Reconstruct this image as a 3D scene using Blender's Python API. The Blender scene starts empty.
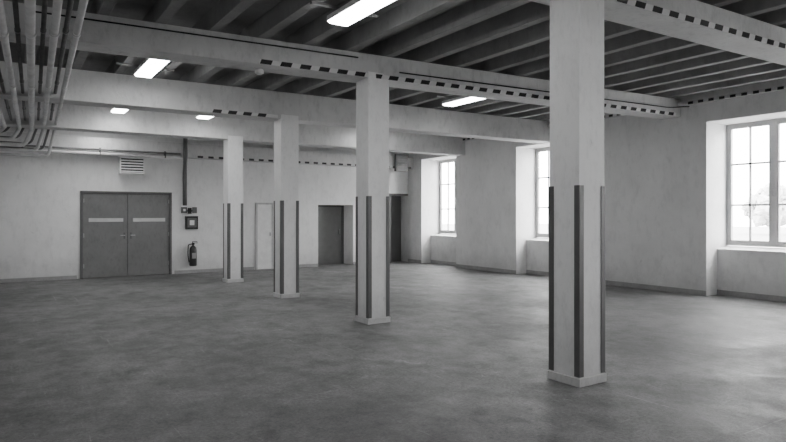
import bpy, bmesh, math, random
from mathutils import Vector, Matrix
random.seed(4)
F=600.0; HZ=215.0; H=1.55; A=math.radians(33.2)
sa,ca=math.sin(A),math.cos(A)
def unproj(px,py,Z):
    z=F*(Z-H)/(HZ-py); r=(px-393)/F*z
    return (r*ca+z*sa, -r*sa+z*ca, Z)

# ------------------------------------------------ materials
def newmat(name):
    m=bpy.data.materials.new(name); m.use_nodes=True
    nt=m.node_tree; b=nt.nodes['Principled BSDF']; return m,nt,b
def g(v): return (v,v,v,1)
def ramp(nt,fac,stops):
    r=nt.nodes.new('ShaderNodeValToRGB'); e=r.color_ramp.elements
    while len(e)<len(stops): e.new(0.5)
    for i,(p,v) in enumerate(stops): e[i].position=p; e[i].color=g(v)
    nt.links.new(fac,r.inputs[0]); return r.outputs[0]
def noise(nt,scale,detail=6,rough=.6,stretch=(1,1,1),dist=0.0):
    tc=nt.nodes.new('ShaderNodeNewGeometry'); mp=nt.nodes.new('ShaderNodeMapping')
    mp.inputs['Scale'].default_value=stretch
    nt.links.new(tc.outputs['Position'],mp.inputs['Vector'])
    n=nt.nodes.new('ShaderNodeTexNoise'); n.inputs['Scale'].default_value=scale
    n.inputs['Detail'].default_value=detail; n.inputs['Roughness'].default_value=rough
    n.inputs['Distortion'].default_value=dist
    nt.links.new(mp.outputs[0],n.inputs['Vector']); return n.outputs['Fac']
def mixc(nt,a,b,fac=1.0,mode='MULTIPLY'):
    m=nt.nodes.new('ShaderNodeMix'); m.data_type='RGBA'; m.blend_type=mode
    if isinstance(fac,float): m.inputs[0].default_value=fac
    else: nt.links.new(fac,m.inputs[0])
    nt.links.new(a,m.inputs[6]); nt.links.new(b,m.inputs[7]); return m.outputs[2]
def mth(nt,op,a,b=None,c=None):
    n=nt.nodes.new('ShaderNodeMath'); n.operation=op
    for i,v in enumerate((a,b,c)):
        if v is None: continue
        if isinstance(v,(int,float)): n.inputs[i].default_value=v
        else: nt.links.new(v,n.inputs[i])
    return n.outputs[0]
def bump(nt,b,h,s,d=.01):
    bp=nt.nodes.new('ShaderNodeBump'); bp.inputs['Strength'].default_value=s; bp.inputs['Distance'].default_value=d
    nt.links.new(h,bp.inputs['Height']); nt.links.new(bp.outputs[0],b.inputs['Normal'])
def plaster(name,lo,hi,scale=1.2,rough=.85,bs=.35,dirt=False):
    m,nt,b=newmat(name)
    c1=ramp(nt,noise(nt,scale,8,.65),[(.3,lo),(.68,hi)])
    c2=ramp(nt,noise(nt,scale*9,6,.7,(1,1,.45)),[(.28,.88 if dirt else .80),(.5,1.0)])
    c=mixc(nt,c1,c2)
    if dirt:
        ge=nt.nodes.new('ShaderNodeNewGeometry'); sp=nt.nodes.new('ShaderNodeSeparateXYZ'); nt.links.new(ge.outputs['Position'],sp.inputs[0])
        v=mth(nt,'MULTIPLY_ADD',noise(nt,1.6,8,.75),1.6,sp.outputs['Z']); v=mth(nt,'DIVIDE',v,4.0)
        c=mixc(nt,c,ramp(nt,v,[(.2,.74),(.36,.94),(.5,1.0)]))
        c=mixc(nt,c,ramp(nt,noise(nt,5,10,.8,(1,1,.7),.6),[(.30,.66),(.35,.94),(.43,1.0)]))
    nt.links.new(c,b.inputs['Base Color']); b.inputs['Roughness'].default_value=rough
    bump(nt,b,noise(nt,22,8,.7),bs,.012); return m
def flat(name,v,rough=.5,metal=0,var=.08):
    m,nt,b=newmat(name)
    c=ramp(nt,noise(nt,6,5,.6),[(.3,v*(1-var)),(.7,v*(1+var))])
    nt.links.new(c,b.inputs['Base Color']); b.inputs['Roughness'].default_value=rough
    b.inputs['Metallic'].default_value=metal; return m
def emis(name,s,v=1.0):
    m,nt,b=newmat(name); b.inputs['Emission Color'].default_value=g(v); b.inputs['Emission Strength'].default_value=s
    b.inputs['Base Color'].default_value=g(.8); return m

M_wall=plaster('wall_plaster',.76,.88,.9,bs=.35,dirt=True)
M_back=plaster('back_wall_plaster',.76,.88,.9,bs=.35,dirt=True)
M_spand=plaster('spandrel_plaster',.76,.88,.9,bs=.35,dirt=True)
M_col=plaster('column_paint',.84,.91,2.0,.6,.25,dirt=True)
M_plinth=plaster('plinth_concrete',.50,.64,4,.8)
M_beam=plaster('beam_paint',.58,.76,1.1,.7,.35)
M_joist=plaster('joist_paint',.20,.34,1.0,.8,.3)
M_slab=plaster('slab_concrete',.24,.40,.8,.9,.4)
M_skirt=plaster('skirting_paint',.26,.36,3,.7)
M_trim=plaster('trim_paint',.45,.58,3,.7)
M_guard=flat('corner_guard_steel',.13,.45,.3)
M_dark=flat('black_paint',.015,.6)
M_dark2=flat('faded_black_paint',.05,.6,0,.3)
M_white=flat('white_paint',.80,.5)
M_door=plaster('door_paint',.17,.21,2,.5,.05)
M_door2=flat('door_grey',.24,.5)
M_doorlight=flat('door_light',.6,.5)
M_frame=flat('frame_grey',.12,.5)
M_metal=flat('brushed_metal',.45,.35,.8)
M_pipe=flat('pipe_paint',.16,.4,.0,.25)
M_pipe2=flat('pipe_paint_light',.62,.35,.0,.15)
M_winframe=flat('window_frame_paint',.42,.5)
M_red=flat('extinguisher_paint',.035,.3)
M_black=flat('void_black',.01,.9)
M_lamp=emis('lamp_diffuser',26.0)
M_leaf=plaster('foliage',.42,.58,3,.9)  # pale leaf colour, with whitish outdoor haze put into it
M_grass=plaster('grass',.22,.32,1,.9)
# floor
m,nt,b=newmat('floor_concrete'); M_floor=m
n1=noise(nt,.42,8,.58,(1,1,1),.3); n2=noise(nt,2.6,12,.75,(1,.8,1),.15); n3=noise(nt,38,5,.85)
c=ramp(nt,n1,[(.3,.085),(.7,.20)])
c=mixc(nt,c,ramp(nt,n2,[(.32,.50),(.5,1.0),(.68,1.45)]))
c=mixc(nt,c,ramp(nt,n3,[(.3,.50),(.7,1.5)]))
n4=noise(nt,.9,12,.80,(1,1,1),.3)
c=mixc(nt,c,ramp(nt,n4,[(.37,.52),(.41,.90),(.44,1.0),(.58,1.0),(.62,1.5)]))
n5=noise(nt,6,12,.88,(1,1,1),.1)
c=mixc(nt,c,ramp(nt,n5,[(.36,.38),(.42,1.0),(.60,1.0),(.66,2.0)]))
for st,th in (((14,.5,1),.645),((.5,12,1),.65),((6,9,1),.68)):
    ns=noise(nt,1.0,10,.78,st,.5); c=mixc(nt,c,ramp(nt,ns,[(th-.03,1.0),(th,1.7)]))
nt.links.new(c,b.inputs['Base Color'])
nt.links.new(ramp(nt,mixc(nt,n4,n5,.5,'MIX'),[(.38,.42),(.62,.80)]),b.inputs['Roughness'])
b.inputs['Specular IOR Level'].default_value=.5
bump(nt,b,n2,.7,.014)
# glass
m,nt,b=newmat('window_glass'); M_glass=m
nt.nodes.remove(b); tr=nt.nodes.new('ShaderNodeBsdfTransparent'); gl=nt.nodes.new('ShaderNodeBsdfGlossy')
gl.inputs['Roughness'].default_value=.05; mx=nt.nodes.new('ShaderNodeMixShader'); mx.inputs[0].default_value=.06
nt.links.new(tr.outputs[0],mx.inputs[1]); nt.links.new(gl.outputs[0],mx.inputs[2])
nt.links.new(mx.outputs[0],nt.nodes['Material Output'].inputs[0])

# ------------------------------------------------ mesh builder
class MB:
    def __init__(s): s.bm=bmesh.new(); s.mats=[]
    def mi(s,m):
        if m not in s.mats: s.mats.append(m)
        return s.mats.index(m)
    def hexa(s,p,m):
        i=s.mi(m); v=[s.bm.verts.new(q) for q in p]
        for f in ((0,3,2,1),(4,5,6,7),(0,1,5,4),(1,2,6,5),(2,3,7,6),(3,0,4,7)):
            fc=s.bm.faces.new([v[k] for k in f]); fc.material_index=i
    def box(s,x0,x1,y0,y1,z0,z1,m):
        s.hexa([(x0,y0,z0),(x1,y0,z0),(x1,y1,z0),(x0,y1,z0),(x0,y0,z1),(x1,y0,z1),(x1,y1,z1),(x0,y1,z1)],m)
    def lathe(s,cx,cy,prof,m,n=24):
        i=s.mi(m); rings=[]
        for r,z in prof:
            rings.append([s.bm.verts.new((cx+r*math.cos(2*math.pi*k/n),cy+r*math.sin(2*math.pi*k/n),z)) for k in range(n)])
        for a,b_ in zip(rings,rings[1:]):
            for k in range(n):
                f=s.bm.faces.new([a[k],a[(k+1)%n],b_[(k+1)%n],b_[k]]); f.material_index=i; f.smooth=True
        f=s.bm.faces.new(rings[0][::-1]); f.material_index=i
        f=s.bm.faces.new(rings[-1]); f.material_index=i
    def tube(s,pts,r,m,n=12,elbow=.0):
        i=s.mi(m); P=[Vector(p) for p in pts]
        if elbow:
            Q=[P[0]]
            for a,b_,c_ in zip(P,P[1:],P[2:]):
                e=min(elbow,(b_-a).length*.45,(c_-b_).length*.45)
                p0=b_+(a-b_).normalized()*e; p2=b_+(c_-b_).normalized()*e
                for t in (0,.2,.4,.6,.8,1): Q.append(p0*(1-t)**2+b_*2*t*(1-t)+p2*t*t)
            Q.append(P[-1]); P=Q
        rings=[]; up=None
        for k,p in enumerate(P):
            d=(P[min(k+1,len(P)-1)]-P[max(k-1,0)]).normalized()
            if up is None: up=d.orthogonal().normalized()
            up=(up-d*up.dot(d)).normalized(); sd=d.cross(up)
            rings.append([s.bm.verts.new(p+(up*math.cos(2*math.pi*q/n)+sd*math.sin(2*math.pi*q/n))*r) for q in range(n)])
        for a,b_ in zip(rings,rings[1:]):
            for k in range(n):
                f=s.bm.faces.new([a[k],a[(k+1)%n],b_[(k+1)%n],b_[k]]); f.material_index=i; f.smooth=True
        f=s.bm.faces.new(rings[0][::-1]); f.material_index=i
        f=s.bm.faces.new(rings[-1]); f.material_index=i
    def done(s,name,bevel=0,parent=None):
        bmesh.ops.recalc_face_normals(s.bm,faces=s.bm.faces)
        me=bpy.data.meshes.new(name); s.bm.to_mesh(me); s.bm.free()
        for m in s.mats: me.materials.append(m)
        o=bpy.data.objects.new(name,me); bpy.context.scene.collection.objects.link(o)
        if bevel:
            bv=o.modifiers.new('bevel','BEVEL'); bv.width=bevel; bv.segments=2; bv.limit_method='ANGLE'
        if parent: o.parent=parent
        return o
def empty(name,loc=(0,0,0)):
    e=bpy.data.objects.new(name,None); bpy.context.scene.collection.objects.link(e); return e

XL,XR,YB,YF=-3.0,11.3,-7.0,16.35
XO=12.15; ZS=4.08; ZJ=3.84
# ------------------------------------------------ shell
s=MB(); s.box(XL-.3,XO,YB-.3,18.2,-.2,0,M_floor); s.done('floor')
s=MB(); s.box(XL-.3,XO,YB-.3,18.2,ZS,ZS+.3,M_slab); s.done('ceiling')
s=MB(); s.box(XL-.3,XL,YB-.3,18.2,0,ZS,M_wall); s.done('wall_left')
s=MB(); s.box(XL,XO,YB-.3,YB,0,ZS,M_wall); s.done('wall_front')
# right wall with niches
WT=3.33; WS=.92
niches=[(13.85,15.6),(9.62,11.38),(4.57,6.32),(.1,1.85),(-4.6,-2.85)]
edges=[YB]+[v for n in sorted(niches) for v in n]+[18.2]
s=MB()
for i in range(0,len(edges),2): s.box(XR,XO,edges[i],edges[i+1],0,ZS,M_wall)
for y0,y1 in niches:
    s.box(XR,XO,y0,y1,WT,ZS,M_wall)
    s.box(11.69,XO,y0,y1,0,WS-.06,M_spand)
    s.hexa([(11.67,y0,WS-.06),(XO,y0,WS-.06),(XO,y1,WS-.06),(11.67,y1,WS-.06),(11.67,y0,WS-.03),(XO,y0,WS+.03),(XO,y1,WS+.03),(11.67,y1,WS-.03)],M_white)
s.done('wall_right')
# back wall
s=MB(); BT=17.1
s.box(XL,1.62,YF,BT,0,ZS,M_back); s.box(1.62,3.76,YF,BT,2.14,ZS,M_back); s.box(3.76,8.0,YF,BT,0,ZS,M_back)
s.box(8.0,9.21,YF,BT,1.86,ZS,M_back); s.box(9.21,10.55,YF,BT,0,ZS,M_back); s.box(10.55,XR,YF,BT,2.25,ZS,M_back)
s.box(1.62,3.76,16.6,BT,0,2.14,M_black)
s.box(XL,XR,17.9,18.2,0,ZS,M_frame)
s.done('wall_back')
# baseboards
s=MB()
for i in range(0,len(edges),2): s.box(XR-.02,XR,max(edges[i],YB),min(edges[i+1],YF),0,.10,M_skirt)
for y0,y1 in niches:
    s.box(11.67,11.69,y0,y1,0,.10,M_skirt)
s.done('baseboard_right',.004)
s=MB()
for a,b_ in ((XL,1.55),(3.83,6.0),(6.62,8.0),(9.21,10.55)): s.box(a,b_,YF-.02,YF,0,.09,M_skirt)
s.done('baseboard_back',.004)
# windows
for k,(y0,y1) in enumerate(niches):
    s=MB(); X0,X1=12.02,12.09; f=.06
    z0,z1=WS+.03,WT; ym=(y0+y1)/2
    s.box(X0,X1,y0,y0+f,z0,z1,M_winframe); s.box(X0,X1,y1-f,y1,z0,z1,M_winframe)
    s.box(X0,X1,y0+f,y1-f,z1-f,z1,M_winframe); s.box(X0,X1,y0+f,y1-f,z0,z0+f,M_winframe)
    s.box(X0-.03,X1,ym-.045,ym+.045,z0+f,z1-f,M_winframe)
    for a,b_ in ((y0+f,ym-.045),(ym+.045,y1-f)):
        s.box(X0-.015,X1-.02,a,a+.04,z0+f,z1-f,M_winframe); s.box(X0-.015,X1-.02,b_-.04,b_,z0+f,z1-f,M_winframe)
        s.box(X0-.015,X1-.02,a+.04,b_-.04,z0+f,z0+f+.05,M_winframe); s.box(X0-.015,X1-.02,a+.04,b_-.04,z1-f-.04,z1-f,M_winframe)
        c_=(a+b_)/2; s.box(X0,X1-.03,c_-.017,c_+.017,z0+f+.05,z1-f-.04,M_winframe)
        for t in (1/3,2/3):
            z=z0+(z1-z0)*t; s.box(X0,X1-.03,a+.04,b_-.04,z-.018,z+.018,M_winframe)
    s.box(X0+.03,X0+.036,y0+f,y1-f,z0+f,z1-f,M_glass)
    s.box(X0-.06,X0-.03,ym-.015,ym+.015,1.9,2.05,M_metal)
    s.done('window_%d'%(k+1))
    l=bpy.data.lights.new('portal','AREA'); l.shape='RECTANGLE'; l.size=z1-z0; l.size_y=y1-y0; l.cycles.is_portal=True
    o=bpy.data.objects.new('window_portal_%d'%(k+1),l); bpy.context.scene.collection.objects.link(o)
    o.location=(12.14,ym,(z0+z1)/2); o.rotation_euler=(0,math.radians(90),0)
    
# ------------------------------------------------ ceiling structure
s=MB(); x=XL+.2
while x<XR:
    s.box(x,x+.13,YB,YF,ZJ,ZS,M_joist); x+=.62
s.done('ceiling_joists',.006)
def beam(y,zb,slope,sx0=None,sx1=None,depth=.42,name='ceiling_beam'):
    s=MB(); y0=lambda X:y-slope*(X-4.4)
    a,b_=XL,XR
    s.hexa([(a,y0(a),zb),(b_,y0(b_),zb),(b_,y0(b_)+depth,zb),(a,y0(a)+depth,zb),
            (a,y0(a),ZJ),(b_,y0(b_),ZJ),(b_,y0(b_)+depth,ZJ),(a,y0(a)+depth,ZJ)],M_beam)
    o=s.done(name,.01)
    if sx0 is not None:
        t=MB(); X=sx0; sl=.025; x1=sx1 or XR-.16
        def bit(Xa,Xb,mm,sk):
            p=[]
            for z,sh in ((zb+.004,0),(zb+.064,sk)):
                for (XX,o_) in ((Xa+sh,-.008),(Xb+sh,-.008),(Xb+sh,-.001),(Xa+sh,-.001)): p.append((XX,y0(XX)+o_-(.001 if mm is not M_white else 0),z))
            t.hexa(p,mm)
        bit(sx0,x1,M_white,0)
        while X<x1-.18:
            bit(X,X+.15,M_dark if y<9 else M_dark2,sl); X+=.27
        w=t.done('hazard_stripe'); w.parent=o
    return o
BEAMS=[(3.63,3.58,.03,4.9),(7.315,3.5,.07,2.8),(10.465,3.34,.04,3.1,4.3),(13.565,3.29,.02),(.015,3.58,.03,4.9),(-3.785,3.58,.03,4.9)]
for q in BEAMS: beam(*q)
# back wall downstand beam
s=MB(); s.box(XL,XR,YF-.3,YF,3.05,3.42,M_beam)
X=4.35
while X<XR:
    s.box(X,min(X+.14,XR),YF-.306,YF-.3,3.055,3.11,M_dark2); X+=.28
s.done('back_downstand_beam')
# right wall ledge / cable tray (interrupted at the beams)
s=MB(); cuts=sorted([(q[0]-q[2]*6.9-.01,q[0]-q[2]*6.9+.43) for q in BEAMS])
segs=[]; c0=YB+.01
for a_,b_ in cuts:
    segs.append((c0,a_)); c0=b_
segs.append((c0,YF-.31))
for a_,b_ in segs:
    s.box(XR-.14,XR-.002,a_,b_,3.70,3.76,M_beam)
    y=a_+.05
    while y<b_-.12:
        s.box(XR-.146,XR-.14,y,y+.10,3.695,3.745,M_dark); y+=.2
s.done('cable_tray')

# ------------------------------------------------ columns
def column(y,top):
    X0=4.36; w=.35; s=MB()
    s.box(X0,X0+w,y,y+w,.07,top,M_col)
    s.box(X0-.015,X0+w+.015,y-.015,y+w+.015,0,.075,M_plinth)
    t=.007; L=.055
    for cx,dx in ((X0,1),(X0+w,-1)):
        for cy,dy in ((y,1),(y+w,-1)):
            xa,xb=sorted((cx-dx*t,cx+dx*L)); ya,yb=sorted((cy-dy*t,cy)); s.box(xa,xb,ya,yb,.085,1.82,M_guard)
            xa,xb=sorted((cx-dx*t,cx)); ya,yb=sorted((cy,cy+dy*L)); s.box(xa,xb,ya,yb,.085,1.82,M_guard)
    s.done('column',.004)
column(3.6,3.83); column(7.3,3.585); column(10.45,3.42); column(13.55,3.37); column(0.0,3.83); column(-3.8,3.83)

# ------------------------------------------------ pipes
pr=empty('ceiling_pipes')
st=[-40,-20,-2,15,30,45,58,71,84]; en=[10,17,22,27,32,37,42,47,52]
rad=[.035,.024,.036,.022,.042,.022,.036,.024,.032]
for i,(a,b_,r) in enumerate(zip(st,en,rad)):
    Z=3.28+(.09 if i%2 else 0)+.01*i
    p0=Vector(unproj(a,0,Z)); p1=Vector(unproj(b_,142,Z))
    if p1.y>14.6: p1=p0+(p1-p0)*((14.6-p0.y)/(p1.y-p0.y))
    p1=p0+(p1-p0)*(1-.008*(8-i))
    ps=p0+(p0-p1)*.75
    s=MB()
    s.tube([ps,p1,(p1.x-.12,p1.y+.1,Z-.12-.055*i),(XL+.01,p1.y+.12,Z-.12-.057*i)],r,M_pipe if i%2 else M_pipe2,12,.1)
    for t in (.12,.45,.75):
        q=p0+(p1-p0)*t; d=(p1-p0).normalized(); s.tube([q-d*.04,q+d*.04],r*1.25,M_pipe if i%2 else M_pipe2,12)
    s.done('pipe_%d'%(i+1),parent=pr)

# ------------------------------------------------ lights
def lamp(x,y0,y1,z=3.7):
    s=MB(); w=.13
    s.box(x-w,x+w,y0,y1,z+.03,z+.09,M_white)
    s.hexa([(x-w+.02,y0+.03,z),(x+w-.02,y0+.03,z),(x+w-.02,y1-.03,z),(x-w+.02,y1-.03,z),(x-w,y0+.01,z+.03),(x+w,y0+.01,z+.03),(x+w,y1-.01,z+.03),(x-w,y1-.01,z+.03)],M_lamp)
    for yy in (y0+.2,y1-.2):
        s.box(x-.02,x+.02,yy-.02,yy+.02,z+.09,ZJ-.03,M_metal); s.box(x-.42,x+.42,yy-.02,yy+.02,ZJ-.03,ZJ-.002,M_joist)
    s.done('fluorescent_lamp')
lamp(3.2,4.75,6.05); lamp(1.87,8.65,10.0); lamp(7.4,8.1,9.35); lamp(3.65,11.9,13.1,3.62); lamp(2.0,12.2,13.3,3.62); lamp(2.0,14.6,15.8,3.55)
lamp(3.2,1.0,2.3); lamp(7.4,1.0,2.3); lamp(3.2,-2.8,-1.5); lamp(-.9,1.2,2.5,3.6); lamp(8.0,12.0,13.2,3.7)
# smoke detector + conduits
s=MB(); s.lathe(2.9,7.7,[(.05,3.5),(.06,3.48),(.06,3.45),(.03,3.43)],M_white); s.done('smoke_detector')
s=MB(); s.tube([(4.85,7.24,3.62),(10.9,6.82,3.64),(11.2,6.6,3.66)],.010,M_dark,8,.1); s.done('cable')
s=MB(); s.tube([(.3,7.315+.07*4.1-.015,3.76),(4.2,7.315+.07*.2-.015,3.76)],.010,M_dark,8); s.done('cable')

# ------------------------------------------------ double door
dr=empty('door_1')
s=MB(); s.box(1.62,1.68,YF-.03,YF+.12,0,2.14,M_frame); s.box(3.70,3.76,YF-.03,YF+.12,0,2.14,M_frame); s.box(1.68,3.70,YF-.03,YF+.12,2.08,2.14,M_frame); s.done('door_frame',.004,dr)
for n,(a,b_) in enumerate(((1.685,2.685),(2.695,3.695))):
    s=MB(); s.box(a,b_,YF+.0,YF+.05,.01,2.075,M_door)
    s.box(a+.12,b_-.1,YF-.012,YF,1.38,1.47,M_doorlight)
    hx=b_-.07 if n==0 else a+.07
    s.box(hx-.02,hx+.02,YF-.008,YF,.95,1.11,M_frame)
    s.box(hx-.010,hx+.010,YF-.05,YF-.008,1.03,1.05,M_metal)
    e0,e1=(hx-.10,hx-.010) if n==0 else (hx+.010,hx+.10)
    s.box(e0,e1,YF-.05,YF-.035,1.03,1.05,M_metal)
    for z in (.25,1.0,1.85): 
        q=a+.005 if n==0 else b_-.02
        s.box(q,q+.015,YF-.02,YF,z,z+.1,M_metal)
    s.done('door_leaf_%d'%(n+1),.003,dr)
# recess door, small white door, dark doorway
s=MB(); s.box(8.0,8.06,16.95,17.06,0,1.86,M_frame); s.box(9.15,9.21,16.95,17.06,0,1.86,M_frame); s.box(8.06,9.15,16.95,17.06,1.80,1.86,M_frame)
s.box(8.06,9.15,17.0,17.05,0,1.8,M_door2); s.box(9.03,9.07,16.93,17.0,.95,1.1,M_metal); s.done('door_2')
s=MB(); s.box(6.05,6.10,YF-.025,YF,0,1.9,M_trim); s.box(6.52,6.57,YF-.025,YF,0,1.9,M_trim); s.box(6.10,6.52,YF-.025,YF,1.85,1.9,M_trim)
s.box(6.10,6.52,YF-.018,YF,.01,1.85,M_white); s.box(6.46,6.49,YF-.04,YF-.018,.95,1.05,M_metal); s.done('door_3')
s=MB(); s.box(10.55,10.61,YF-.02,YF+.1,0,2.25,M_frame); s.box(10.61,11.28,YF-.02,YF+.1,2.19,2.25,M_frame); s.box(10.61,11.28,YF+.4,YF+.45,0,2.19,M_frame); s.done('door_4')

# ------------------------------------------------ wall equipment
def louver(x0,x1,z0,z1,d,name):
    s=MB(); yb=YF-.003; yf=yb-d
    s.box(x0,x1,yf+.03,yb,z0,z1,M_white)
    s.box(x0+.03,x1-.03,yf+.028,yf+.03,z0+.03,z1-.03,M_dark)
    s.box(x0,x0+.03,yf,yf+.03,z0,z1,M_white); s.box(x1-.03,x1,yf,yf+.03,z0,z1,M_white)
    s.box(x0+.03,x1-.03,yf,yf+.03,z0,z0+.03,M_white); s.box(x0+.03,x1-.03,yf,yf+.03,z1-.03,z1,M_white)
    n=int((z1-z0-.06)/.07); 
    for k in range(n):
        z=z0+.04+k*(z1-z0-.07)/n
        s.hexa([(x0+.03,yf,z),(x1-.03,yf,z),(x1-.03,yf+.012,z),(x0+.03,yf+.012,z),(x0+.03,yf+.014,z+.035),(x1-.03,yf+.014,z+.035),(x1-.03,yf+.026,z+.035),(x0+.03,yf+.026,z+.035)],M_pipe2)
    return s.done(name)
louver(2.47,3.05,2.58,2.99,.25,'fan_heater')
s=MB(); s.box(10.55,11.0,YF-.42,YF-.31,2.95,3.5,M_frame)
for k in range(6): s.box(10.6,10.95,YF-.44,YF-.42,3.0+k*.08,3.03+k*.08,M_pipe)
s.done('ventilation_unit')
s=MB(); s.tube([(4.02,YF-.37,3.8),(4.02,YF-.37,3.0),(4.08,YF-.07,2.7),(4.08,YF-.07,1.80)],.055,M_frame,14,.12)
s.done('downpipe')
wp=MB(); wp.tube([(XL+.01,YF-.36,3.03),(3.90,YF-.36,3.03)],.035,M_pipe2,12); wp.tube([(XL+.01,YF-.35,3.13),(3.90,YF-.35,3.13)],.022,M_pipe,12)
for xx in (-1.5,.4,2.0,3.5): wp.box(xx,xx+.03,YF-.40,YF-.302,3.0,3.17,M_guard)
wp.done('pipe_run',parent=pr)
s=MB(); s.box(4.0,4.14,YF-.06,YF-.003,1.6,1.76,M_frame); s.box(4.17,4.26,YF-.05,YF-.003,1.58,1.74,M_dark); s.box(4.29,4.40,YF-.05,YF-.003,1.6,1.76,M_frame)
s.box(4.14,4.29,YF-.02,YF-.003,1.64,1.68,M_frame)
s.box(4.04,4.10,YF-.065,YF-.06,1.65,1.71,M_white); s.done('switch_box',.005)
s=MB(); s.box(4.10,4.42,YF-.09,YF-.003,1.17,1.52,M_dark); s.box(4.14,4.38,YF-.095,YF-.09,1.22,1.47,M_frame)
s.box(4.20,4.32,YF-.10,YF-.095,1.28,1.41,M_white); s.done('fire_alarm_box',.006)
ex=MB(); cx,cy=4.28,YF-.12
ex.lathe(cx,cy,[(.085,.20),(.095,.22),(.095,.62),(.085,.68),(.05,.72),(.025,.735),(.025,.77)],M_red)
ex.box(cx-.03,cx+.03,cy-.03,cy+.03,.76,.80,M_dark); ex.box(cx-.02,cx+.12,cy-.012,cy+.012,.80,.815,M_dark); ex.box(cx-.02,cx+.11,cy-.012,cy+.012,.835,.85,M_dark)
ex.box(cx-.02,cx-.005,cy-.012,cy+.012,.80,.85,M_dark)
ex.tube([(cx-.03,cy,.78),(cx-.13,cy-.02,.77),(cx-.14,cy-.02,.5),(cx-.11,cy-.03,.30)],.014,M_dark,8,.08)
ex.box(cx-.05,cx+.05,cy-.098,cy-.093,.4,.55,M_metal)
ex.box(cx-.04,cx+.04,cy+.09,YF-.003,.5,.62,M_metal); ex.done('fire_extinguisher')

# ------------------------------------------------ outside
s=MB(); s.box(XO,90,-60,90,-.4,-.1,M_grass); s.done('ground')
def tree(x,y,h,wd):
    s=MB(); s.tube([(x,y,-.1),(x+.1,y,h*.3),(x,y+.1,h*.6)],.16,M_trim,8)
    i=s.mi(M_leaf)
    for k in range(90):
        a=random.random()*6.28; u=random.random(); zz=h*(.22+.74*u); rr=wd*math.sqrt(random.random())*math.sin(math.pi*min(1,.18+.78*u))
        ret=bmesh.ops.create_icosphere(s.bm,subdivisions=2,radius=random.uniform(.25,.5),matrix=Matrix.Translation((x+rr*math.cos(a),y+rr*math.sin(a),zz)))
        for v in ret['verts']:
            v.co+=Vector((random.uniform(-1,1),random.uniform(-1,1),random.uniform(-1,1)))*.13
            for f in v.link_faces: f.material_index=i
    s.done('tree')
tree(46,17.0,7.0,2.6); tree(54,24.5,4.0,2.2)

# ------------------------------------------------ world / camera
w=bpy.data.worlds.new('sky'); bpy.context.scene.world=w; w.use_nodes=True
bg=w.node_tree.nodes['Background']; bg.inputs[0].default_value=(1,1,1,1); bg.inputs[1].default_value=32.0
cam=bpy.data.cameras.new('camera'); co=bpy.data.objects.new('camera',cam); bpy.context.scene.collection.objects.link(co)
co.location=(0,0,H); co.rotation_euler=(math.radians(90),0,-A)
cam.sensor_width=36; cam.lens=36*F/786; cam.shift_y=-(221-HZ)/786; cam.clip_start=.05; cam.clip_end=300
bpy.context.scene.camera=co
